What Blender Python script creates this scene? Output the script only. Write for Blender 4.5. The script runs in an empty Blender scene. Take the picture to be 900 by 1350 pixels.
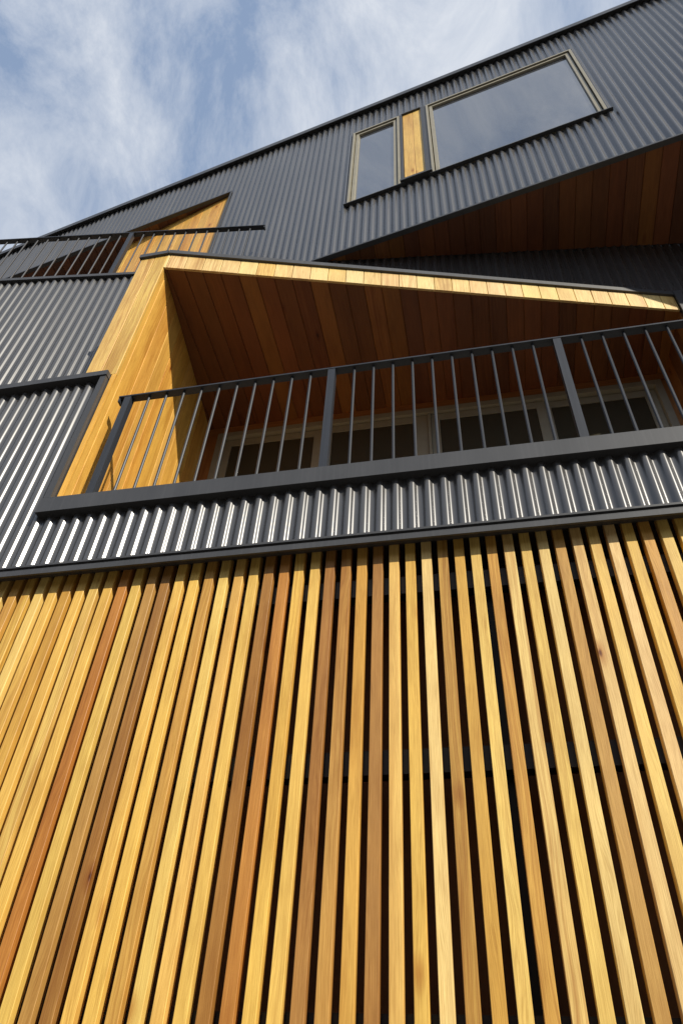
import bpy, math, random
from mathutils import Vector, Matrix
random.seed(7)
S = bpy.context.scene
COL = S.collection
R = math.radians

# ------------------------------------------------------------------ numbers
P1Y = 2.486                       # plane of the first floor balcony front
DS = 2.527                        # front plane of the batten screen
A2, A3, AF, A5 = -0.17412696, 0.11344136, 0.2566872, -0.2496
A0 = (-1.219, 3.200)              # plan point where the top storey crosses the one below
ZS1 = 7.070                       # soffit of the timber hood
ZS2 = 8.200                       # soffit under the top storey
ZS3 = 10.940                      # soffit of the upper balcony
ZR = 11.980                       # roof edge
PITCH = 0.0785

def v3(*a): return Vector(a)
def dirv(a): return Vector((math.cos(a), math.sin(a), 0))
def nrm(a): return Vector((math.sin(a), -math.cos(a), 0))   # faces the street
def on(p, a, x, off=0.0):
    """plan point of the vertical plane through p with direction a at world x, moved off metres to the street"""
    d = dirv(a); n = nrm(a)
    s = (x - p[0] - n.x*off) / d.x
    return (x, p[1] + d.y*s + n.y*off)

# ------------------------------------------------------------------ materials
def nodes(name):
    m = bpy.data.materials.new(name); m.use_nodes = True
    nt = m.node_tree; b = nt.nodes['Principled BSDF']
    return m, nt, b
def N(nt, t, **k):
    n = nt.nodes.new(t)
    for a, v in k.items():
        if hasattr(n, a): setattr(n, a, v)
        else: n.inputs[a].default_value = v
    return n
def mixc(nt, a, b, f, mode='MIX'):
    n = nt.nodes.new('ShaderNodeMix'); n.data_type = 'RGBA'; n.blend_type = mode
    for s, v in ((n.inputs[6], a), (n.inputs[7], b), (n.inputs[0], f)):
        if isinstance(v, bpy.types.NodeSocket): nt.links.new(v, s)
        elif isinstance(v, (int, float)): s.default_value = v
        else: s.default_value = (*v, 1)
    return n.outputs[2]
def mth(nt, op, a, b=0.0, c=None):
    n = nt.nodes.new('ShaderNodeMath'); n.operation = op
    for i, v in enumerate((a, b) if c is None else (a, b, c)):
        if isinstance(v, bpy.types.NodeSocket): nt.links.new(v, n.inputs[i])
        else: n.inputs[i].default_value = v
    return n.outputs[0]
def ramp(nt, fac, stops):
    n = nt.nodes.new('ShaderNodeValToRGB'); e = n.color_ramp.elements
    while len(e) < len(stops): e.new(0.5)
    for el, (p, c) in zip(e, stops): el.position = p; el.color = (c, c, c, 1) if isinstance(c, float) else (*c, 1)
    nt.links.new(fac, n.inputs[0]); return n.outputs[0]

def wood_material():
    m, nt, b = nodes('cedar'); L = nt.links
    uv = N(nt, 'ShaderNodeUVMap'); uv.uv_map = 'UVMap'
    tone = N(nt, 'ShaderNodeVertexColor'); tone.layer_name = 'tone'
    sep = N(nt, 'ShaderNodeSeparateXYZ'); L.new(uv.outputs[0], sep.inputs[0])
    u, v = sep.outputs[0], sep.outputs[1]
    # slow wander of the grain along the board
    wv = N(nt, 'ShaderNodeCombineXYZ'); L.new(mth(nt, 'MULTIPLY', u, 9.0), wv.inputs[0]); L.new(mth(nt, 'MULTIPLY', v, 1.1), wv.inputs[1])
    wn = N(nt, 'ShaderNodeTexNoise'); wn.inputs['Scale'].default_value = 1; wn.inputs['Detail'].default_value = 2
    L.new(wv.outputs[0], wn.inputs['Vector'])
    uu = mth(nt, 'ADD', u, mth(nt, 'MULTIPLY', mth(nt, 'SUBTRACT', wn.outputs[0], 0.5), 0.09))
    def noise(su, sv, det, rough=0.6, src=uu):
        c = N(nt, 'ShaderNodeCombineXYZ'); L.new(mth(nt, 'MULTIPLY', src, su), c.inputs[0]); L.new(mth(nt, 'MULTIPLY', v, sv), c.inputs[1])
        n = N(nt, 'ShaderNodeTexNoise'); n.inputs['Scale'].default_value = 1; n.inputs['Detail'].default_value = det; n.inputs['Roughness'].default_value = rough
        L.new(c.outputs[0], n.inputs['Vector']); return n.outputs[0]
    rings = noise(75, 0.9, 2); fine = noise(420, 7, 4, 0.7); blot = noise(14, 2.2, 3, 0.6, u); pores = noise(900, 30, 2, 0.5)
    # strength of figure differs from board to board
    fig = noise(3.0, 0.15, 0, 0.5, u)
    figs = mth(nt, 'ADD', mth(nt, 'MULTIPLY', ramp(nt, fig, [(0.48, 0.0), (0.66, 1.0)]), 0.85), 0.15)
    g = ramp(nt, rings, [(0.30, 0.0), (0.5, 0.55), (0.56, 0.9), (0.68, 1.0)])
    dark = mixc(nt, tone.outputs[0], (0.66, 0.52, 0.42), 1.0, 'MULTIPLY')
    c = mixc(nt, tone.outputs[0], dark, mth(nt, 'MULTIPLY', mth(nt, 'SUBTRACT', 1.0, g), mth(nt, 'MULTIPLY', figs, 0.95)))
    c = mixc(nt, c, mixc(nt, c, (0.66, 0.58, 0.48), 1.0, 'MULTIPLY'), ramp(nt, fine, [(0.38, 0.75), (0.6, 0.0)]))
    c = mixc(nt, c, mixc(nt, c, (1.12, 1.12, 1.1), 1.0, 'MULTIPLY'), ramp(nt, blot, [(0.45, 0.0), (0.68, 1.0)]))
    c = mixc(nt, c, mixc(nt, c, (0.86, 0.80, 0.74), 1.0, 'MULTIPLY'), ramp(nt, blot, [(0.3, 0.9), (0.47, 0.0)]))
    drift = noise(2.0, 0.55, 2, 0.5, u)
    c = mixc(nt, c, mixc(nt, c, (0.86, 0.78, 0.68), 1.0, 'MULTIPLY'), ramp(nt, drift, [(0.50, 0.0), (0.68, 0.9)]))
    # knots
    kc = N(nt, 'ShaderNodeCombineXYZ'); L.new(mth(nt, 'MULTIPLY', u, 5.0), kc.inputs[0]); L.new(mth(nt, 'MULTIPLY', v, 1.9), kc.inputs[1])
    vo = N(nt, 'ShaderNodeTexVoronoi'); vo.inputs['Scale'].default_value = 1; L.new(kc.outputs[0], vo.inputs['Vector'])
    sel = N(nt, 'ShaderNodeSeparateColor'); L.new(vo.outputs['Color'], sel.inputs[0])
    on_ = mth(nt, 'GREATER_THAN', sel.outputs[0], 0.5)
    kd = mth(nt, 'ADD', vo.outputs['Distance'], mth(nt, 'MULTIPLY', mth(nt, 'SUBTRACT', blot, 0.5), 0.05))
    c = mixc(nt, c, mixc(nt, c, (0.62, 0.42, 0.28), 1.0, 'MULTIPLY'), mth(nt, 'MULTIPLY', on_, ramp(nt, kd, [(0.035, 0.9), (0.14, 0.0)])))
    c = mixc(nt, c, mixc(nt, c, (0.28, 0.16, 0.12), 1.0, 'MULTIPLY'), mth(nt, 'MULTIPLY', on_, ramp(nt, kd, [(0.02, 1.0), (0.045, 0.0)])))
    L.new(c, b.inputs['Base Color'])
    rr = mth(nt, 'ADD', mth(nt, 'MULTIPLY', fine, 0.2), 0.36); L.new(rr, b.inputs['Roughness'])
    b.inputs['Specular IOR Level'].default_value = 0.4
    bp = N(nt, 'ShaderNodeBump'); bp.inputs['Strength'].default_value = 0.25; bp.inputs['Distance'].default_value = 0.0015
    L.new(mth(nt, 'ADD', fine, mth(nt, 'MULTIPLY', pores, 0.4)), bp.inputs['Height']); L.new(bp.outputs[0], b.inputs['Normal'])
    return m

def metal_paint(name, col, rough, spec=0.5, coat=0.0, var=0.12, metallic=0.0, wav=0.0):
    m, nt, b = nodes(name); L = nt.links
    tc = N(nt, 'ShaderNodeTexCoord')
    mp = N(nt, 'ShaderNodeMapping'); mp.inputs['Scale'].default_value = (3, 3, 0.7); L.new(tc.outputs['Object'], mp.inputs[0])
    n = N(nt, 'ShaderNodeTexNoise'); n.inputs['Scale'].default_value = 1.6; n.inputs['Detail'].default_value = 6; L.new(mp.outputs[0], n.inputs[0])
    d = tuple(c*(1-var*1.6) for c in col); l = tuple(c*(1+var*1.8) for c in col)
    f = ramp(nt, n.outputs[0], [(0.35, 0.0), (0.68, 1.0)])
    c = mixc(nt, d, l, f)
    # fine dust and water streaks
    mp2 = N(nt, 'ShaderNodeMapping'); mp2.inputs['Scale'].default_value = (60, 60, 1.2); L.new(tc.outputs['Object'], mp2.inputs[0])
    n2 = N(nt, 'ShaderNodeTexNoise'); n2.inputs['Scale'].default_value = 1; n2.inputs['Detail'].default_value = 4; L.new(mp2.outputs[0], n2.inputs[0])
    dust = tuple(min(1, x*1.7+0.006) for x in col)
    c = mixc(nt, c, dust, mth(nt, 'MULTIPLY', ramp(nt, n2.outputs[0], [(0.5, 0.0), (0.8, 1.0)]), 0.35))
    L.new(c, b.inputs['Base Color'])
    L.new(mth(nt, 'ADD', mth(nt, 'MULTIPLY', n2.outputs[0], 0.08), rough-0.04), b.inputs['Roughness'])
    b.inputs['Specular IOR Level'].default_value = spec; b.inputs['Metallic'].default_value = metallic
    b.inputs['Coat Weight'].default_value = coat; b.inputs['Coat Roughness'].default_value = 0.12
    if wav:
        n3 = N(nt, 'ShaderNodeTexNoise'); n3.inputs['Scale'].default_value = 1.3; n3.inputs['Detail'].default_value = 1
        mp3 = N(nt, 'ShaderNodeMapping'); mp3.inputs['Scale'].default_value = (4, 4, 0.8); L.new(tc.outputs['Object'], mp3.inputs[0]); L.new(mp3.outputs[0], n3.inputs[0])
        bp = N(nt, 'ShaderNodeBump'); bp.inputs['Strength'].default_value = 1.0; bp.inputs['Distance'].default_value = wav
        L.new(n3.outputs[0], bp.inputs['Height']); L.new(bp.outputs[0], b.inputs['Normal']); 
        if coat: L.new(bp.outputs[0], b.inputs['Coat Normal'])
    return m

def plain(name, col, rough=0.6, spec=0.4, metallic=0.0, ior=None, scale=5):
    m, nt, b = nodes(name); L = nt.links
    tc = N(nt, 'ShaderNodeTexCoord'); n = N(nt, 'ShaderNodeTexNoise'); n.inputs['Scale'].default_value = scale; n.inputs['Detail'].default_value = 6
    L.new(tc.outputs['Object'], n.inputs[0])
    L.new(mixc(nt, tuple(c*0.82 for c in col), tuple(min(1, c*1.15) for c in col), n.outputs[0]), b.inputs['Base Color'])
    b.inputs['Roughness'].default_value = rough; b.inputs['Specular IOR Level'].default_value = spec; b.inputs['Metallic'].default_value = metallic
    if ior: b.inputs['IOR'].default_value = ior
    return m

M = {}
M['wood'] = wood_material()
M['sheet'] = metal_paint('charcoal_sheet_paint', (0.060, 0.058, 0.057), 0.245, 1.0, 0.0, 0.06, 0.0, 0.0012)
M['trim'] = metal_paint('charcoal_flashing_paint', (0.050, 0.050, 0.052), 0.45, 0.5, 0.0, 0.08)
M['rail'] = metal_paint('railing_paint', (0.030, 0.033, 0.040), 0.42, 0.35)
M['frame'] = plain('window_frame_paint', (0.31, 0.28, 0.205), 0.45, 0.5, scale=9)
M['gasket'] = plain('black_gasket', (0.012, 0.012, 0.013), 0.7, 0.3)
M['steel'] = plain('dark_steel', (0.004, 0.0042, 0.005), 0.5, 0.4)
M['backing'] = plain('dark_backing_board', (0.13, 0.07, 0.042), 0.8, 0.2)
M['concrete'] = plain('concrete', (0.26, 0.25, 0.23), 0.9, 0.3, scale=3)
M['render'] = plain('dark_render', (0.05, 0.05, 0.052), 0.85, 0.2)

def glass(name, col, ior, rough=0.0):
    m, nt, b = nodes(name); L = nt.links
    b.inputs['Base Color'].default_value = (*col, 1); b.inputs['Roughness'].default_value = rough
    b.inputs['IOR'].default_value = ior; b.inputs['Specular IOR Level'].default_value = 0.5
    tc = N(nt, 'ShaderNodeTexCoord'); n = N(nt, 'ShaderNodeTexNoise'); n.inputs['Scale'].default_value = 0.9; n.inputs['Detail'].default_value = 0
    L.new(tc.outputs['Object'], n.inputs[0]); bp = N(nt, 'ShaderNodeBump'); bp.inputs['Strength'].default_value = 1; bp.inputs['Distance'].default_value = 0.004
    L.new(n.outputs[0], bp.inputs['Height']); L.new(bp.outputs[0], b.inputs['Normal'])
    return m
M['glass_sky'] = glass('double_glazing', (0.060, 0.066, 0.080), 4.0)
M['glass_door'] = glass('door_glazing', (0.055, 0.050, 0.034), 1.6)

# ------------------------------------------------------------------ mesh builder
class MB:
    def __init__(s): s.v = []; s.f = []; s.uv = []; s.c = []; s.sm = []
    def face(s, pts, uvs=None, col=(1, 1, 1), smooth=False):
        i = len(s.v); s.v += [tuple(p) for p in pts]; s.f.append(tuple(range(i, i+len(pts))))
        s.uv += list(uvs) if uvs else [(0, 0)]*len(pts); s.c.append(col); s.sm.append(smooth)
    def prism(s, poly, ext, U=None, V=None, o=None, col=(1, 1, 1), uo=(0, 0)):
        """poly: planar 3D points, swept by ext; U, V are the across / along directions of the grain"""
        poly = [Vector(p) for p in poly]; ext = Vector(ext)
        n = Vector((0, 0, 0))
        for i in range(len(poly)): n += (poly[i]-poly[0]).cross(poly[(i+1) % len(poly)]-poly[0])
        if n.dot(ext) > 0: poly = poly[::-1]
        if U is None: U, V = Vector((1, 0, 0)), Vector((0, 0, 1))
        o = Vector(o) if o is not None else poly[0]
        E = ext.normalized()
        def uv(p): q = Vector(p)-o; return (q.dot(U)+q.dot(E)*0.7+uo[0], q.dot(V)+uo[1])
        back = [p+ext for p in poly]
        s.face(poly, [uv(p) for p in poly], col)
        s.face(back[::-1], [uv(p) for p in back[::-1]], col)
        k = len(poly)
        for i in range(k):
            j = (i+1) % k; q = [poly[j], poly[i], back[i], back[j]]
            s.face(q, [uv(p) for p in q], col)
    def box(s, p, ex, ey, ez, **k):
        p, ex, ey, ez = map(Vector, (p, ex, ey, ez)); s.prism([p, p+ex, p+ex+ez, p+ez], ey, **k)
    def bx(s, x0, x1, y0, y1, z0, z1, **k): s.box((x0, y0, z0), (x1-x0, 0, 0), (0, y1-y0, 0), (0, 0, z1-z0), **k)
    def wbox(s, p0, a, s0, s1, o0, o1, z0, z1, **k):
        """box on a vertical plane: s along, o = distance in front of the plane (to the street)"""
        d, n = dirv(a), nrm(a); P = Vector((p0[0], p0[1], 0))+d*s0+n*o0+Vector((0, 0, z0))
        s.box(P, d*(s1-s0), n*(o1-o0), (0, 0, z1-z0), **k)
    def build(s, name, mat, parent=None, loc=(0, 0, 0), label=None):
        me = bpy.data.meshes.new(name); l = Vector(loc)
        me.from_pydata([tuple(Vector(p)-l) for p in s.v], [], s.f); me.update()
        uvl = me.uv_layers.new(name='UVMap'); uvl.data.foreach_set('uv', [c for t in s.uv for c in t])
        ca = me.color_attributes.new('tone', 'FLOAT_COLOR', 'CORNER'); buf = []
        for f, c in zip(s.f, s.c): buf += [c[0], c[1], c[2], 1.0]*len(f)
        ca.data.foreach_set('color', buf)
        me.polygons.foreach_set('use_smooth', s.sm)
        me.materials.append(M[mat] if isinstance(mat, str) else mat)
        o = bpy.data.objects.new(name, me); COL.objects.link(o)
        if parent: o.parent = parent; o.location = l - parent_world(parent)
        else: o.location = l
        if label: o['label'] = label
        return o
def parent_world(p):
    v = Vector(p.location)
    while p.parent: p = p.parent; v += Vector(p.location)
    return v
def empty(name, loc, label, cat, group=None):
    o = bpy.data.objects.new(name, None); COL.objects.link(o); o.location = loc; o.empty_display_size = 0.3
    o['label'] = label; o['category'] = cat
    if group: o['group'] = group
    return o

# corrugated sheet made of circular arcs, like rolled roofing iron
AM = R(46.5); QU = PITCH/4; XF = 0.88*QU; RR = XF/math.sin(AM)
HF = RR*(1-math.cos(AM))+(QU-XF)*math.tan(AM)       # crest height above the mid line
def crest(x):
    x = abs(x)
    return HF-(RR-math.sqrt(RR*RR-x*x)) if x < XF else (QU-x)*math.tan(AM)
def arc_profile(s):
    """returns offset (metres, + to the street) and slope angle at distance s"""
    t = (s/PITCH) % 1.0; q = t*4
    if q < 1: return crest(t*PITCH), 0
    if q < 3: return -crest((t-0.5)*PITCH), 0
    return crest((t-1)*PITCH), 0
def corrugated(mb, p0, a, s0, s1, z0, z1, phase=0.0, depth=0.03, seg=24):
    d, n = dirv(a), nrm(a); O = Vector((p0[0], p0[1], 0))
    k0, k1 = math.ceil(s0/PITCH*seg), math.floor(s1/PITCH*seg)
    ss = [s0]+[k*PITCH/seg for k in range(k0, k1+1) if s0+1e-4 < k*PITCH/seg < s1-1e-4]+[s1]
    def P(s, z):
        off, _ = arc_profile(s+phase)
        lap = (s/0.762) % 1.0
        off += 0.0016*max(0.0, (lap-0.1)) + random_off(s)
        return O+d*s+n*off+Vector((0, 0, z))
    pts = [(P(s, z0), P(s, z1)) for s in ss]
    base = len(mb.v)
    for a_, b_ in pts: mb.v += [tuple(a_), tuple(b_)]
    for i in range(len(pts)-1):
        q = base+2*i; mb.f.append((q, q+2, q+3, q+1)); mb.uv += [(0, 0)]*4; mb.c.append((1, 1, 1)); mb.sm.append(True)
    bk = lambda s, z: O+d*s-n*depth+Vector((0, 0, z))
    for i in range(len(pts)-1):                                  # cut ends, top and bottom
        mb.face([pts[i+1][0], pts[i][0], bk(ss[i], z0), bk(ss[i+1], z0)])
        mb.face([pts[i][1], pts[i+1][1], bk(ss[i+1], z1), bk(ss[i], z1)])
    mb.face([bk(s1, z0), bk(s0, z0), bk(s0, z1), bk(s1, z1)])
    mb.face([pts[0][0], pts[0][1], bk(s0, z1), bk(s0, z0)])
    mb.face([pts[-1][1], pts[-1][0], bk(s1, z0), bk(s1, z1)])
def random_off(s): return 0.0009*math.sin(s*2.3+1.0)+0.0034*math.sin(s*7.1+0.4)

def clip(poly, axis, val, keep_greater):
    out = []
    for i in range(len(poly)):
        a, b = poly[i], poly[(i+1) % len(poly)]
        ia = (a[axis] >= val) == keep_greater or a[axis] == val; ib = (b[axis] >= val) == keep_greater or b[axis] == val
        if ia: out.append(a)
        if ia != ib:
            t = (val-a[axis])/(b[axis]-a[axis]); out.append((a[0]+(b[0]-a[0])*t, a[1]+(b[1]-a[1])*t))
    return out
def planks(mb, O, U, V, NN, poly, pitch, phase, tones, th=0.02, gap=0.003, ch=0.003):
    """boards running along V on the plane O,U,V; NN points out of the face; front face lies on the plane"""
    O, U, V, NN = map(Vector, (O, U, V, NN))
    u0 = min(p[0] for p in poly); u1 = max(p[0] for p in poly)
    k = math.floor((u0-phase)/pitch)
    while phase+k*pitch < u1:
        a, b = phase+k*pitch, phase+(k+1)*pitch
        q = clip(clip(poly, 0, a+gap/2, True), 0, b-gap/2, False) if len(poly) > 2 else []
        if len(q) > 2 and max(p[0] for p in q)-min(p[0] for p in q) > 0.002:
            t = tones(k) if callable(tones) else random.choice(tones)
            lift = random.uniform(-0.0006, 0.0006)
            uo = (random.uniform(0, 40), random.uniform(0, 40))
            q2 = clip(clip(q, 0, a+gap/2+ch, True), 0, b-gap/2-ch, False)
            if len(q2) == len(q):
                fr = [O+U*p[0]+V*p[1]+NN*lift for p in q2]; bk = [O+U*p[0]+V*p[1]+NN*(lift-ch*0.8) for p in q]
                fuv = [(p[0]+uo[0], p[1]+uo[1]) for p in q2]; buv = [(p[0]+uo[0], p[1]+uo[1]) for p in q]
                nn = (fr[1]-fr[0]).cross(fr[2]-fr[0]); flip = nn.dot(NN) < 0
                o_ = (lambda x: x[::-1]) if flip else (lambda x: x)
                mb.face(o_(fr), o_(fuv), t)
                for i in range(len(fr)):
                    j = (i+1) % len(fr); mb.face(o_([fr[i], bk[i], bk[j], fr[j]]), o_([fuv[i], buv[i], buv[j], fuv[j]]), t)
                mb.prism(bk, -NN*(th*0.3), U=U, V=V, o=O, col=t, uo=uo)
            else:
                mb.prism([O+U*p[0]+V*p[1]+NN*lift for p in q], -NN*(th*0.45), U=U, V=V, o=O, col=t, uo=uo)
        k += 1
    t = tones(0) if callable(tones) else tones[0]
    t = tuple(c*0.8 for c in t)
    mb.prism([O+U*p[0]+V*p[1]-NN*(th*0.5) for p in poly], -NN*(th*0.5), U=U, V=V, o=O, col=t)

def vary(c, a=0.08):
    k = 1+random.uniform(-a, a); return (c[0]*k, c[1]*k*random.uniform(0.96, 1.04), c[2]*k*random.uniform(0.9, 1.1))
TL = (0.80, 0.520, 0.125); TB = (0.84, 0.590, 0.175); TM = (0.69, 0.405, 0.090); TD = (0.43, 0.215, 0.055)
TR = (0.54, 0.250, 0.055); TG = (0.56, 0.315, 0.080); TP = (0.84, 0.610, 0.240)
SUNNY = [TL, TL, TB, TM, TL]
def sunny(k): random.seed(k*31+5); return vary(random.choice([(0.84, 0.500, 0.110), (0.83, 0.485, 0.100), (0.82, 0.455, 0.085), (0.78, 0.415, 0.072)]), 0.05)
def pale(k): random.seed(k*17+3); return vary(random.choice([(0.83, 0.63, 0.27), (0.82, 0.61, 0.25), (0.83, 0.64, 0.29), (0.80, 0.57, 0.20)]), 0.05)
def cedar(k): random.seed(k*13+11); return vary(random.choice([(0.20, 0.066, 0.020), (0.18, 0.058, 0.018), (0.155, 0.052, 0.018), (0.25, 0.098, 0.022), (0.130, 0.045, 0.017), (0.17, 0.062, 0.019), (0.16, 0.054, 0.018)]), 0.1)  # same timber as sunny, with the shade on these boards put into the colour

# ------------------------------------------------------------------ setting
g = MB(); g.bx(-400, 400, -400, 400, -0.3, 0.0)
mg, nt, b = nodes('paving'); 
tc = N(nt, 'ShaderNodeTexCoord'); br = N(nt, 'ShaderNodeTexBrick'); br.inputs['Scale'].default_value = 1.6
br.inputs['Color1'].default_value = (0.10, 0.092, 0.082, 1); br.inputs['Color2'].default_value = (0.08, 0.075, 0.068, 1); br.inputs['Mortar'].default_value = (0.05, 0.048, 0.042, 1)
br.inputs['Mortar Size'].default_value = 0.01
nt.links.new(tc.outputs['Object'], br.inputs['Vector']); nt.links.new(br.outputs[0], b.inputs['Base Color']); b.inputs['Roughness'].default_value = 0.85
gr = g.build('ground', mg); gr['kind'] = 'structure'

# ------------------------------------------------------------------ building
B = empty('apartment_building', (0, 6, 0), 'charcoal corrugated apartment building with twisted upper storeys and timber lined balconies, behind the batten screen', 'building')

# --- first floor front: corrugated band and left parapet
XW, XE = -7.5, 3.4
m = MB(); p0 = (0, P1Y+0.011)
corrugated(m, p0, 0, XW, -2.262, 3.872, 5.552, phase=0.02)
corrugated(m, p0, 0, -2.262, XE, 3.872, 4.300, phase=0.02)
m.build('corrugated_wall', 'sheet', B, (0, P1Y, 4), label='glossy corrugated balcony front of the first floor')
m = MB(); m.bx(XW, XE, P1Y-0.033, P1Y-0.021, 3.838, 3.868); m.bx(XW, XE, P1Y-0.021, P1Y+0.30, 3.900, 3.912); m.bx(XW, XE, P1Y-0.033, P1Y+0.03, 3.8685, 3.8714)
m.build('base_flashing', 'trim', B, (0, P1Y, 3.86))
m = MB()
m.bx(-2.290, XE, P1Y-0.034, P1Y+0.02, 4.284, 4.392)
m.prism([(-2.290, P1Y-0.034, 4.3925), (-2.236, P1Y-0.034, 4.3925), (-2.236, P1Y-0.034, 5.5405), (-2.276, P1Y-0.034, 5.5405), (-2.276, P1Y-0.034, 4.3925)][1:], (0, 0.10, 0))
m.build('opening_trim', 'trim', B, (0, P1Y, 4.4))
m = MB(); m.bx(XW, -2.232, P1Y-0.042, P1Y+0.13, 5.541, 5.588)
m.build('parapet_cap', 'trim', B, (-4, P1Y, 5.56))
m = MB(); m.bx(XW, -2.28, P1Y+0.045, P1Y+0.115, 4.0, 5.54); m.bx(XW, XE, P1Y+0.045, 4.45, 4.02, 4.27); m.bx(XW, XE, P1Y+0.30, 4.45, 3.915, 4.015)
m.build('balcony_deck', 'concrete', B, (0, 3.3, 4.1))

# --- timber hood: jamb, side wall, fascia, soffit
C1 = (-2.198, P1Y+0.002)
m = MB()
planks(m, (-2.440, P1Y+0.002, 0), (1, 0, 0), (0, 0, 1), (0, -1, 0), [(0, 5.60), (0.242, 5.60), (0.242, 7.274), (0, 7.274)], 0.121, 0, lambda k: vary((0.82, 0.565, 0.165), 0.03))
planks(m, (-2.231, P1Y+0.002, 0), (1, 0, 0), (0, 0, 1), (0, -1, 0), [(0, 4.395), (0.033, 4.395), (0.033, 5.597), (0, 5.597)], 0.121, 0, sunny)
m.build('timber_jamb', 'wood', B, (-2.3, P1Y, 6))
m = MB(); m.prism([(-2.440, P1Y+0.024, 5.60), (-2.226, P1Y+0.024, 5.60), (-2.290, 3.10, 5.60), (-2.440, 3.10, 5.60)], (0, 0, 1.655)); m.build('jamb_core', 'trim', B, (-2.3, 2.8, 6))
angS = math.atan2(4.172-P1Y, -2.366+2.198); US = dirv(angS); NS = Vector((US.y, -US.x, 0))
LS = (4.172-P1Y)/US.y
m = MB()
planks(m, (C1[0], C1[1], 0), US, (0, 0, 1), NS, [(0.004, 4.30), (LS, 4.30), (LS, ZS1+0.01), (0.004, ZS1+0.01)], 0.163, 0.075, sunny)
m.build('timber_side_wall', 'wood', B, (-2.28, 3.3, 6), label='sunlit timber boards lining the left side of the balcony')
UF = dirv(AF); LF = (1.868+2.198)/UF.x
m = MB(); cx = math.cos(AF)
planks(m, (C1[0], C1[1]-0.002, 0), UF, (0, 0, 1), nrm(AF), [(0.0, ZS1-0.004), (LF, ZS1-0.004), (LF, 7.274), (0.0, 7.274)], 0.1405/cx, (2.198-1.057)/cx-8*0.1405/cx, pale, gap=0.004)
m.build('timber_fascia', 'wood', B, (0, 3, 7.1), label='row of short pale boards along the edge of the balcony hood')
m = MB(); fp = (C1[0], C1[1]-0.002)
m.wbox(fp, AF, 0.0, LF+0.015, -0.10, 0.020, 7.276, 7.325); m.prism([(-2.452, P1Y-0.018, 7.276), (-2.2025, P1Y-0.018, 7.276), (-2.2025, P1Y+0.10, 7.276), (-2.452, P1Y+0.10, 7.276)], (0, 0, 0.049))
m.build('hood_flashing', 'trim', B, (0, 3, 7.3))
# hood roof
def pl(points, z0, z1, mb, **k): mb.prism([(x, y, z0) for x, y in points], (0, 0, z1-z0), **k)
m = MB()
pl([on(fp, AF, -2.19, -0.10), on(fp, AF, 1.86, -0.10), on(A0, A3, 1.86, -0.05), on(A0, A3, -2.42, -0.05), (-2.42, P1Y+0.105), (-2.20, P1Y+0.105)], 7.264, 7.318, m)
m.build('hood_roof', 'trim', B, (0, 3, 7.3))
m = MB()
sp = [(C1[0]+0.002, C1[1]+0.024), (1.862, on(fp, AF, 1.862, -0.022)[1]), (1.862, 4.185), (-2.366, 4.185)]
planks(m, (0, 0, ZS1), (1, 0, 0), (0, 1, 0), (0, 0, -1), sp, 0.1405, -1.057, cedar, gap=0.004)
m.build('timber_soffit', 'wood', B, (0, 3.5, ZS1), label='dark red brown boarded soffit over the lower balcony')
# right side wall of the balcony
m = MB(); a_ = math.atan2(4.172-3.575, 1.813-1.862); US2 = dirv(a_); NS2 = Vector((-US2.y, US2.x, 0))
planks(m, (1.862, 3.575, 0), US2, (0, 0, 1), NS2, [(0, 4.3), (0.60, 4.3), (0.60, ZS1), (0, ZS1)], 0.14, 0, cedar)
m.build('timber_side_wall', 'wood', B, (1.84, 3.9, 6), label='shaded timber boards lining the right side of the balcony')

# --- balcony back wall with sliding doors
m = MB(); YB = 4.172
def wb(mb, x0, x1, y0, y1, z0, z1, t, vert=True):
    random.seed(int(x0*1000+z0*77)); U, V = (Vector((1, 0, 0)), Vector((0, 0, 1))) if vert else (Vector((0, 0, 1)), Vector((1, 0, 0)))
    mb.bx(x0, x1, y0, y1, z0, z1, U=U, V=V, col=t, uo=(random.uniform(0, 9), random.uniform(0, 9)))
wb(m, -2.40, 1.86, YB, YB+0.09, 6.978, ZS1+0.012, (0.40, 0.17, 0.055), False)
wb(m, -2.40, -2.258, YB+0.002, YB+0.09, 4.27, 6.976, (0.42, 0.17, 0.05))
wb(m, 1.760, 1.86, YB+0.002, YB+0.09, 4.27, 6.976, (0.42, 0.19, 0.06))
m.build('timber_surround', 'wood', B, (0, YB, 6))
m = MB(); m.bx(-2.4, 1.9, YB+0.095, YB+0.16, 4.0, 7.3)
m.build('back_wall', 'render', B, (0, YB, 6))
m = MB(); Z0, Z1 = 4.30, 6.976; YF = YB-0.012
m.bx(-2.256, -2.196, YF, YF+0.10, Z0, Z1); m.bx(1.698, 1.758, YF, YF+0.10, Z0, Z1)
m.bx(-2.195, 1.697, YF, YF+0.10, 6.916, Z1); m.bx(-0.262, -0.236, YF+0.012, YF+0.10, Z0, 6.914)
door = m.build('balcony_door', 'frame', B, (0, YB, 5.6), label='beige framed sliding doors with four dark glass leaves')
leaves = [(-2.192, -1.215, 0.045), (-1.212, -0.265, 0.028), (-0.233, 0.762, 0.028), (0.740, 1.694, 0.045)]
panes = [(-2.116, -1.315), (-1.139, -0.383), (-0.156, 0.690), (0.815, 1.600)]
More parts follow.
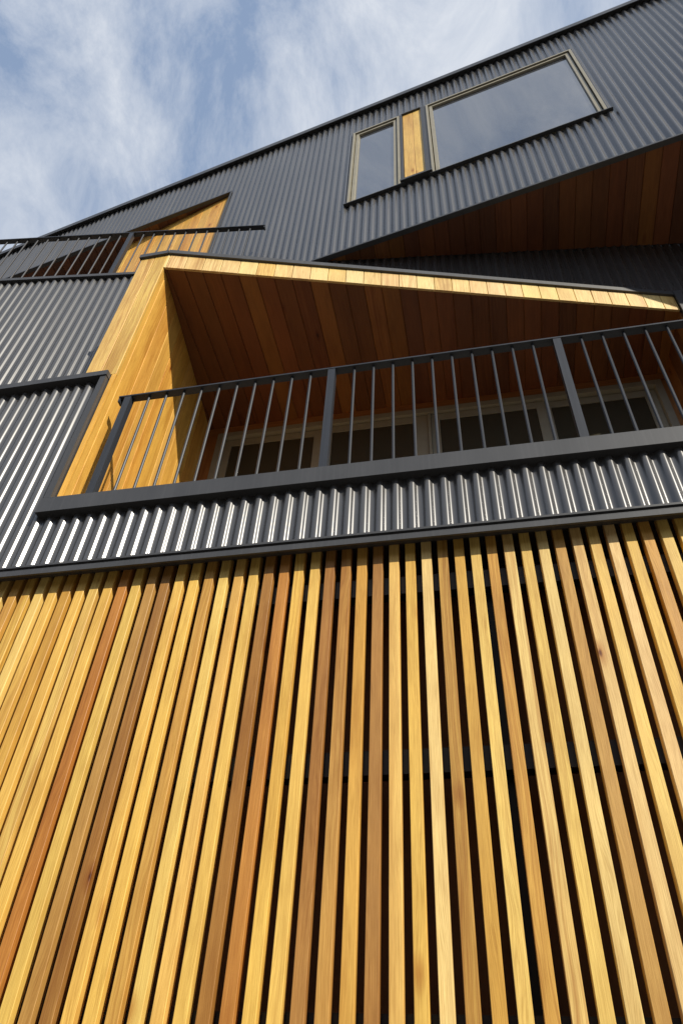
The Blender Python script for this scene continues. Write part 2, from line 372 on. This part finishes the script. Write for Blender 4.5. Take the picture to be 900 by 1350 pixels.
for (x0, x1, dy), (a, b_) in zip(leaves, panes):
    m = MB(); y = YF+dy; zt = 6.902; pt = 6.825
    m.bx(x0, a, y, y+0.035, Z0, zt); m.bx(b_, x1, y, y+0.035, Z0, zt); m.bx(a+0.0005, b_-0.0005, y, y+0.035, pt, zt); m.bx(a+0.0005, b_-0.0005, y, y+0.035, Z0, Z0+0.12)
    sash = m.build('sash', 'frame', door, ((x0+x1)/2, y, 5.6))
    m = MB(); m.bx(a+0.001, b_-0.001, y+0.008, y+0.020, Z0+0.122, pt-0.002); m.build('pane', 'glass_door', door, ((a+b_)/2, y, 5.6))
m = MB(); m.bx(-2.194, 1.696, YF+0.085, YF+0.105, 4.3, 6.914); m.build('door_recess', 'gasket', door, (0, YB, 5.6))

# --- second floor wall plane
def s3(x): return (x-A0[0])/math.cos(A3)
m = MB()
corrugated(m, A0, A3, s3(-7.4), s3(-2.46), 5.5, 8.100, phase=0.01)
corrugated(m, A0, A3, s3(-2.46), 0.0, 7.33, 8.100, phase=0.01)
m.build('corrugated_wall', 'sheet', B, (-4, 3, 7), label='corrugated balcony front of the second floor, at the far left')
m = MB(); m.wbox(A0, A3, s3(-7.4), -0.02, -0.12, 0.03, 8.101, 8.143)
m.build('parapet_cap', 'trim', B, (-4, 3, 8.12))
m = MB()
corrugated(m, A0, A3, 0.0, s3(1.885), 7.32, ZS2+0.01, phase=0.01)
corrugated(m, A0, A3, s3(1.885), s3(4.6), 4.3, ZS2+0.01, phase=0.01)
m.build('corrugated_wall', 'sheet', B, (1, 3.4, 7.5), label='shaded corrugated wall between hood and upper soffit')
m = MB(); m.wbox(A0, A3, s3(1.872), s3(1.935), 0.009, 0.024, 4.3, 7.33); m.build('corner_flashing', 'trim', B, (1.9, 3.5, 6))
# --- floor slabs and hidden body
m = MB()
pl([on(A0, A3, -7.4, -0.04), on(A0, A3, 4.6, -0.04), (4.6, 9), (-7.4, 9)], 7.45, 8.00, m)
m.build('floor_slab', 'concrete', B, (0, 6, 7.7))
m = MB(); m.bx(-7.5, 4.6, 9.0, 9.2, 0, 12); m.bx(4.45, 4.6, 4.4, 8.99, 0, 8.1); m.bx(-7.5, -7.35, 4.5, 8.99, 0, 10.9)
m.build('rear_wall', 'render', B, (0, 9, 6))

# --- top storey
def s2(x): return (x-A0[0])/math.cos(A2)
SL, SR = s2(-7.6), s2(4.6)
sc = s2(-2.522); w1a, w1b = s2(-0.900), s2(-0.322); wpa, wpb = s2(-0.322), s2(-0.010); w2a, w2b = s2(-0.006), s2(1.682)
ZB, ZT = 9.215, 11.275
m = MB(); ph = 0.03
corrugated(m, A0, A2, SL, sc, ZS3+0.005, ZR, phase=ph)
corrugated(m, A0, A2, sc, 0.0, 7.33, ZR, phase=ph)
corrugated(m, A0, A2, 0.0, w1a-0.012, ZS2+0.012, ZR, phase=ph)
corrugated(m, A0, A2, w1a-0.012, w2b+0.012, ZS2+0.012, ZB-0.02, phase=ph)
corrugated(m, A0, A2, w1a-0.012, w2b+0.012, ZT+0.012, ZR, phase=ph)
corrugated(m, A0, A2, w2b+0.012, SR, ZS2+0.012, ZR, phase=ph)
m.build('corrugated_wall', 'sheet', B, (0, 3, 10), label='corrugated wall of the top storey around the two windows')
m = MB(); m.wbox(A0, A2, SL, SR, -0.10, 0.055, ZR+0.002, ZR+0.05); m.wbox(A0, A2, SL, SR, 0.045, 0.055, ZR-0.05, ZR)
m.build('roof_flashing', 'trim', B, (0, 3, 12))
m = MB(); m.wbox(A0, A2, 0.0, SR, -0.03, 0.020, ZS2-0.012, ZS2+0.010)
m.wbox(A0, A2, SL, sc+0.012, -0.03, 0.018, ZS3-0.020, ZS3+0.004); m.wbox(A0, A2, sc-0.002, sc+0.022, 0.0092, 0.017, 8.0, ZS3-0.021)
m.build('edge_flashing', 'trim', B, (0, 3, 8.2))
# soffit under the top storey
m = MB()
sp = [(A0[0]+0.02, A0[1]-0.003), on(A0, A2, 4.5, -0.031), on(A0, A3, 4.5, 0.0)]
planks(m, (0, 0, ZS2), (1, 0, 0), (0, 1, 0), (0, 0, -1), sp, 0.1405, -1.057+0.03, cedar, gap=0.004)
m.build('timber_soffit', 'wood', B, (1.5, 3, ZS2), label='dark boarded triangular soffit under the top storey at the right')
# upper balcony: wood wall, soffit, recess
PC = on(A0, A2, -2.524, -0.03); U5 = dirv(A5)
L5 = 1.70
m = MB()
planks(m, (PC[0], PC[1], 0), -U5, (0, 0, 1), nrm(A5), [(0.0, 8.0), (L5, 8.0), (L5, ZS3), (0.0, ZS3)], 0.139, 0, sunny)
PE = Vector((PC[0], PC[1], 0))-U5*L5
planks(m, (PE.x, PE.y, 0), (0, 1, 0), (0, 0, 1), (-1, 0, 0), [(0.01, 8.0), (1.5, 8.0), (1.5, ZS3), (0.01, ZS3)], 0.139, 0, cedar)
m.build('timber_wall', 'wood', B, (-3.3, 3.6, 9.4), label='sunlit timber wall behind the upper balcony railing')
m = MB()
sp = [on(A0, A2, -2.53, -0.032), (PE.x+0.03, PE.y+0.03), (PE.x+0.03, 5.45), (-7.3, 5.45), on(A0, A2, -7.3, -0.032)]
sp = [on(A0, A2, -2.4, -0.032), (-2.4, 5.45), (-7.3, 5.45), on(A0, A2, -7.3, -0.032)]
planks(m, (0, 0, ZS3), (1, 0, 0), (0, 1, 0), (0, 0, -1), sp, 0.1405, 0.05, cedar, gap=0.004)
m.build('timber_soffit', 'wood', B, (-5, 4.6, ZS3), label='boarded soffit over the upper balcony at the far left')
m = MB(); wb(m, -7.3, PE.x-0.02, 5.35, 5.45, 8.0, ZS3-0.002, (0.20, 0.08, 0.035))
m.build('back_wall', 'wood', B, (-5.5, 5.4, 9.5))
m = MB(); m.bx(-6.5, -4.7, 5.31, 5.36, 8.05, 10.3); dr = m.build('glazed_door', 'frame', B, (-5.6, 5.33, 9.2))
m = MB(); m.bx(-6.42, -5.63, 5.300, 5.312, 8.13, 10.22); m.bx(-5.57, -4.78, 5.300, 5.312, 8.13, 10.22); m.build('pane', 'glass_door', dr, (-5.6, 5.3, 9.2))
# roof and inner body of the top storey
m = MB(); pl([on(A0, A2, -7.6, -0.035), on(A0, A2, 4.6, -0.035), (4.6, 9), (-7.6, 9)], ZR-0.12, ZR-0.02, m)
m.build('roof', 'render', B, (0, 6, 12))
m = MB(); m.bx(4.45, 4.6, 3.5, 8.99, 8.2, ZR-0.13); m.build('side_wall', 'render', B, (4.5, 6, 10))
m = MB(); m.bx(-7.6, -7.45, 5.46, 8.99, 8.01, ZR-0.13); m.build('side_wall', 'render', B, (-7.5, 6, 10))

# --- windows in the top storey
def window(s0, s1, z0, z1, label):
    m = MB(); fw = 0.026
    o0, o1 = -0.06, 0.026
    m.wbox(A0, A2, s0, s0+fw, o0, o1, z0, z1); m.wbox(A0, A2, s1-fw, s1, o0, o1, z0, z1)
    m.wbox(A0, A2, s0+fw+0.0004, s1-fw-0.0004, o0, o1, z1-fw, z1); m.wbox(A0, A2, s0+fw+0.0004, s1-fw-0.0004, o0, o1, z0, z0+fw)
    c = Vector((A0[0], A0[1], 0))+dirv(A2)*((s0+s1)/2)+Vector((0, 0, (z0+z1)/2))
    w = m.build('window', 'frame', B, c, label=label)
    g_ = 0.012; i0, i1, j0, j1 = s0+fw+g_, s1-fw-g_, z0+fw+g_, z1-fw-g_; sw = 0.036
    m = MB(); o0, o1 = -0.05, 0.010
    m.wbox(A0, A2, i0, i0+sw, o0, o1, j0, j1); m.wbox(A0, A2, i1-sw, i1, o0, o1, j0, j1)
    m.wbox(A0, A2, i0+sw+0.0004, i1-sw-0.0004, o0, o1, j1-sw, j1); m.wbox(A0, A2, i0+sw+0.0004, i1-sw-0.0004, o0, o1, j0, j0+sw)
    m.build('frame', 'frame', w, c)
    m = MB(); m.wbox(A0, A2, i0+sw+0.001, i1-sw-0.001, -0.030, -0.016, j0+sw+0.001, j1-sw-0.001); m.build('pane', 'glass_sky', w, c)
    m = MB(); m.wbox(A0, A2, s0+0.005, s1-0.005, -0.085, -0.0605, z0+0.005, z1-0.005); m.build('backing', 'gasket', w, c)
    m = MB(); m.wbox(A0, A2, s0-0.035, s1+0.045, 0.0, 0.038, z0-0.013, z0-0.001); m.build('sill', 'trim', w, c)
    m = MB(); m.wbox(A0, A2, s0-0.012, s1+0.012, -0.02, 0.018, z1+0.001, z1+0.014); m.wbox(A0, A2, s0-0.014, s0-0.001, -0.02, 0.016, z0, z1); m.wbox(A0, A2, s1+0.001, s1+0.014, -0.02, 0.016, z0, z1)
    m.build('trim', 'trim', w, c)
window(w1a, w1b, ZB, ZT, 'narrow beige framed window left of the timber strip')
window(w2a+0.012, w2b, ZB, ZT, 'wide beige framed window right of the timber strip')
wa, wb_ = s2(-0.284), s2(-0.062)
m = MB()
d2 = dirv(A2)
planks(m, (A0[0], A0[1], 0)+Vector() if False else Vector((A0[0], A0[1], 0))+nrm(A2)*0.004, d2, (0, 0, 1), nrm(A2), [(wa, 9.345), (wb_, 9.345), (wb_, 11.285), (wa, 11.285)], (wb_-wa)/1.85, wa-0.0, lambda k: vary((0.82, 0.54, 0.16), 0.04))
m.build('timber_panel', 'wood', B, (-0.18, 3.0, 10.3), label='narrow strip of honey coloured boards between the two windows')
m = MB()
m.wbox(A0, A2, wpa+0.015, wa-0.003, -0.03, 0.020, 9.26, 11.31); m.wbox(A0, A2, wb_+0.003, w2a-0.004, -0.03, 0.020, 9.26, 11.31)
m.wbox(A0, A2, wa-0.0025, wb_+0.0025, -0.03, 0.026, 11.287, 11.31); m.wbox(A0, A2, wpa+0.005, w2a+0.02, -0.03, 0.060, 9.225, 9.258)
m.wbox(A0, A2, wa-0.0025, wb_+0.0025, -0.03, 0.026, 9.26, 9.343)
m.build('panel_trim', 'trim', B, (-0.18, 3.0, 10.3))

# ------------------------------------------------------------------ railings
def rod(mb, x, y, z0, z1, r, n=8):
    mb.prism([(x+r*math.cos(2*math.pi*i/n+0.39), y+r*math.sin(2*math.pi*i/n+0.39), z0) for i in range(n)], (0, 0, z1-z0))
def railing(name_label, P, ang, x_start, x_end, z0, z1, posts, bars, end_left=True, end_right=False):
    d, n = dirv(ang), nrm(ang)
    pt = lambda x, o=0.0: on(P, ang, x, o)
    c = pt((x_start+x_end)/2); rt = empty('balcony_railing', (c[0], c[1], z0), name_label, 'railing')
    m = MB(); s = lambda x: (x-P[0])/math.cos(ang)
    m.wbox(P, ang, s(x_start), s(x_end), -0.026, 0.026, z1-0.011, z1)
    if end_left: m.wbox(P, ang, s(x_start)-0.001, s(x_start)+0.011, -0.02, 0.02, z1-0.050, z1-0.0112)
    if end_right:
        m.wbox(P, ang, s(x_end)-0.012, s(x_end), -0.02, 0.02, z1-0.045, z1-0.0112)
    m.build('top_rail', 'rail', rt, (c[0], c[1], z1))
    for x in posts:
        q = pt(x); m = MB(); m.wbox(q, ang, -0.022, 0.022, -0.022, 0.024, z0, z1-0.0115); m.wbox(q, ang, -0.040, 0.040, -0.022, 0.022, z1-0.019, z1-0.0116) if False else None
        m.build('post', 'rail', rt, (q[0], q[1], z0))
    for x in bars:
        q = pt(x); m = MB(); rod(m, q[0], q[1], z0, z1-0.0115, 0.0085); m.build('baluster', 'rail', rt, (q[0], q[1], z0))
    return rt
posts = [-2.056, -0.722, 0.612, 1.946]; bars = []
for p in posts:
    bars += [p+0.137+0.1178*k for k in range(10)]
railing('black steel railing of the lower balcony, above the wide grey flashing and timber screen', (0, P1Y+0.05), 0, -2.120, 3.30, 4.265, 5.362, posts+[3.28], bars)
ub = [-3.056+0.1135*k for k in range(11)]+[-3.306-0.1135*k for k in range(17)]
railing('upper black steel railing at the far left, in front of the sunlit timber wall', A0, A3, -7.2, -1.763, 8.1435, 9.040, [-3.181, -5.25, -7.15], [x for x in ub if abs(x+5.25) > 0.03]+[-5.38-0.1135*k for k in range(14)], False, True)

# ------------------------------------------------------------------ unseen terrace across the street, added for metal and glass to reflect
M['brick'] = plain('dark_brick', (0.09, 0.065, 0.05), 0.9, 0.2, scale=2); M['slate'] = plain('slate', (0.05, 0.05, 0.055), 0.8, 0.3)
T = empty('unseen_terrace', (0, -17, 0), 'long dark brick terrace with a slate roof, unseen across the street behind the viewer, added for reflections', 'terrace')
m = MB(); m.bx(-32, 34, -26, -17, 0, 8.4); m.build('wall', 'brick', T, (0, -20, 4))
m = MB(); m.prism([(-32.4, -16.6, 8.4), (-32.4, -26.4, 8.4), (-32.4, -21.5, 11.2)], (66.8, 0, 0)); m.build('roof', 'slate', T, (0, -21, 9))
for i in range(16):
    for z in (1.0, 4.9):
        x = -30+i*4.0; m = MB(); m.bx(x, x+1.3, -17.0, -16.94, z, z+1.9); w_ = m.build('window', 'frame', T, (x, -17, z))
        m = MB(); m.bx(x+0.08, x+1.22, -16.939, -16.93, z+0.08, z+1.82); m.build('pane', 'glass_door', w_, (x, -17, z))

# ------------------------------------------------------------------ batten screen
SP = 0.02914808*DS; SX0 = -0.14672751*DS; BW = 0.0445; BD = 0.042; ZTOP = 3.897
SC = empty('batten_screen', (0, DS, 0), 'screen of tall vertical timber battens with dark gaps, below the corrugated balcony front', 'screen')
tone_by = {-27: TB, -26: TM, -25: TL, -24: TB, -23: TL, -22: TM, -21: TL, -20: TB, -19: TL, -18: TR, -17: TL, -16: TG, -15: TD, -14: TL, -13: TL, -12: TM, -11: TB, -10: TL, -9: TL,
           -8: TD, -7: TR, -6: TL, -5: TL, -4: TD, -3: TG, -2: TM, -1: TD, 0: TB, 1: TL, 2: TP, 3: TG, 4: TM, 5: TB, 6: TM, 7: TP, 8: TB, 9: TP, 10: TG, 11: TP, 12: TB, 13: TP, 14: TL, 15: TM, 16: TB, 17: TL, 18: TM}
for k in range(-31, 22):
    random.seed(k*101+9)
    x = SX0+k*SP+random.uniform(-0.0012, 0.0012); w = BW+random.uniform(-0.0008, 0.0008); y = DS+random.uniform(-0.0015, 0.0015); c = 0.0015
    t = vary(tone_by.get(k, TL), 0.05)
    m = MB(); tw = random.uniform(-0.0012, 0.0012)
    prof = [(x, y+BD), (x, y+c), (x+c, y), (x+w-c, y), (x+w, y+c), (x+w, y+BD)]
    uo = (random.uniform(0, 60), random.uniform(0, 60)); z0, z1 = 0.12, ZTOP
    P_ = [Vector((a, b_, z0)) for a, b_ in prof]; Q_ = [Vector((a+tw, b_, z1)) for a, b_ in prof]
    acc = 0.0; us = [0.0]
    for i in range(len(prof)):
        j = (i+1) % len(prof); acc += math.dist(prof[i], prof[j]); us.append(acc)
    for i in range(len(prof)):
        j = (i+1) % len(prof)
        m.face([P_[i], P_[j], Q_[j], Q_[i]], [(us[i]+uo[0], z0+uo[1]), (us[i+1]+uo[0], z0+uo[1]), (us[i+1]+uo[0], z1+uo[1]), (us[i]+uo[0], z1+uo[1])], t)
    m.face(P_[::-1], None, t); m.face(Q_, None, t)
    m.build('batten', 'wood', SC, (x, DS, 0.12))
m = MB()
for z in (3.62, 2.79, 1.96, 1.1, 0.3): m.bx(-6.4, 2.6, DS+0.045, DS+0.10, z, z+0.095)
for x in (-3.1, -1.55, 0.028, 1.62): m.bx(x, x+0.05, DS+0.101, DS+0.15, 0.0, 3.89)
m.build('screen_frame', 'steel', SC, (0, DS+0.05, 2))
m = MB(); m.bx(-7.5, 4.4, DS+0.26, DS+0.36, 0.0, 3.913); m.build('backing_wall', 'backing', B, (0, DS+0.3, 2))

# ------------------------------------------------------------------ light
SUN_AZ, SUN_EL = R(46.6), R(33.8)         # azimuth measured from straight out of the wall towards the right
to_sun = Vector((math.sin(SUN_AZ)*math.cos(SUN_EL), -math.cos(SUN_AZ)*math.cos(SUN_EL), math.sin(SUN_EL)))
ld = bpy.data.lights.new('sun', 'SUN'); ld.energy = 4.2; ld.angle = R(0.53); ld.color = (1.0, 0.93, 0.80)
lo = bpy.data.objects.new('sun', ld); COL.objects.link(lo); lo.rotation_euler = to_sun.to_track_quat('Z', 'Y').to_euler(); lo.location = to_sun*30

W = bpy.data.worlds.new('World'); S.world = W; W.use_nodes = True; nt = W.node_tree; L = nt.links
bg = nt.nodes['Background']
sky = N(nt, 'ShaderNodeTexSky'); sky.sky_type = 'NISHITA'; sky.sun_disc = False; sky.sun_elevation = SUN_EL
sky.sun_rotation = math.atan2(to_sun.x, to_sun.y); sky.air_density = 1.0; sky.dust_density = 1.0; sky.ozone_density = 1.5
tc = N(nt, 'ShaderNodeTexCoord'); sep = N(nt, 'ShaderNodeSeparateXYZ'); L.new(tc.outputs['Generated'], sep.inputs[0])
zz = mth(nt, 'MAXIMUM', sep.outputs[2], 0.06)
cv = N(nt, 'ShaderNodeCombineXYZ'); L.new(mth(nt, 'DIVIDE', sep.outputs[0], zz), cv.inputs[0]); L.new(mth(nt, 'DIVIDE', sep.outputs[1], zz), cv.inputs[1])
mp = N(nt, 'ShaderNodeMapping'); mp.inputs['Scale'].default_value = (2.4, 1.5, 1); mp.inputs['Rotation'].default_value = (0, 0, R(25)); mp.inputs['Location'].default_value = (7.3, 2.4, 0)
L.new(cv.outputs[0], mp.inputs[0])
n1 = N(nt, 'ShaderNodeTexNoise'); n1.inputs['Scale'].default_value = 1.6; n1.inputs['Detail'].default_value = 12; n1.inputs['Roughness'].default_value = 0.68; n1.inputs['Distortion'].default_value = 0.8; L.new(mp.outputs[0], n1.inputs[0])
n2 = N(nt, 'ShaderNodeTexNoise'); n2.inputs['Scale'].default_value = 0.8; n2.inputs['Detail'].default_value = 4; L.new(mp.outputs[0], n2.inputs[0])
cl = ramp(nt, mth(nt, 'ADD', mth(nt, 'MULTIPLY', n1.outputs[0], 0.72), mth(nt, 'MULTIPLY', n2.outputs[0], 0.28)), [(0.41, 0.0), (0.50, 0.34), (0.56, 0.55), (0.68, 1.0)])
cloudc = (6.9, 7.1, 7.4)
skyc = mixc(nt, sky.outputs[0], (2.5, 3.35, 4.9), 0.75)
c = mixc(nt, skyc, cloudc, mth(nt, 'MULTIPLY', cl, 0.86))
L.new(c, bg.inputs[0]); bg.inputs[1].default_value = 0.10

# ------------------------------------------------------------------ camera
cam = bpy.data.cameras.new('camera'); co = bpy.data.objects.new('camera', cam); COL.objects.link(co); S.camera = co
r = Vector((0.98073285, 0.18995732, 0.04559924)); u = Vector((0.10049517, -0.69074328, 0.71608271)); w = Vector((-0.16752252, 0.69770333, 0.69652442))
co.matrix_world = Matrix(((r.x, u.x, -w.x, 0), (r.y, u.y, -w.y, 0), (r.z, u.z, -w.z, 1.6), (0, 0, 0, 1)))
cam.sensor_fit = 'VERTICAL'; cam.sensor_height = 36; cam.sensor_width = 24; cam.lens = 36*966.21749/1350
cam.clip_start = 0.05; cam.clip_end = 2000
S.view_settings.view_transform = 'Standard'; S.view_settings.look = 'None'; S.view_settings.gamma = 1; S.view_settings.exposure = 0.35
S.view_settings.use_curve_mapping = False
S.render.resolution_x = 682; S.render.resolution_y = 1024
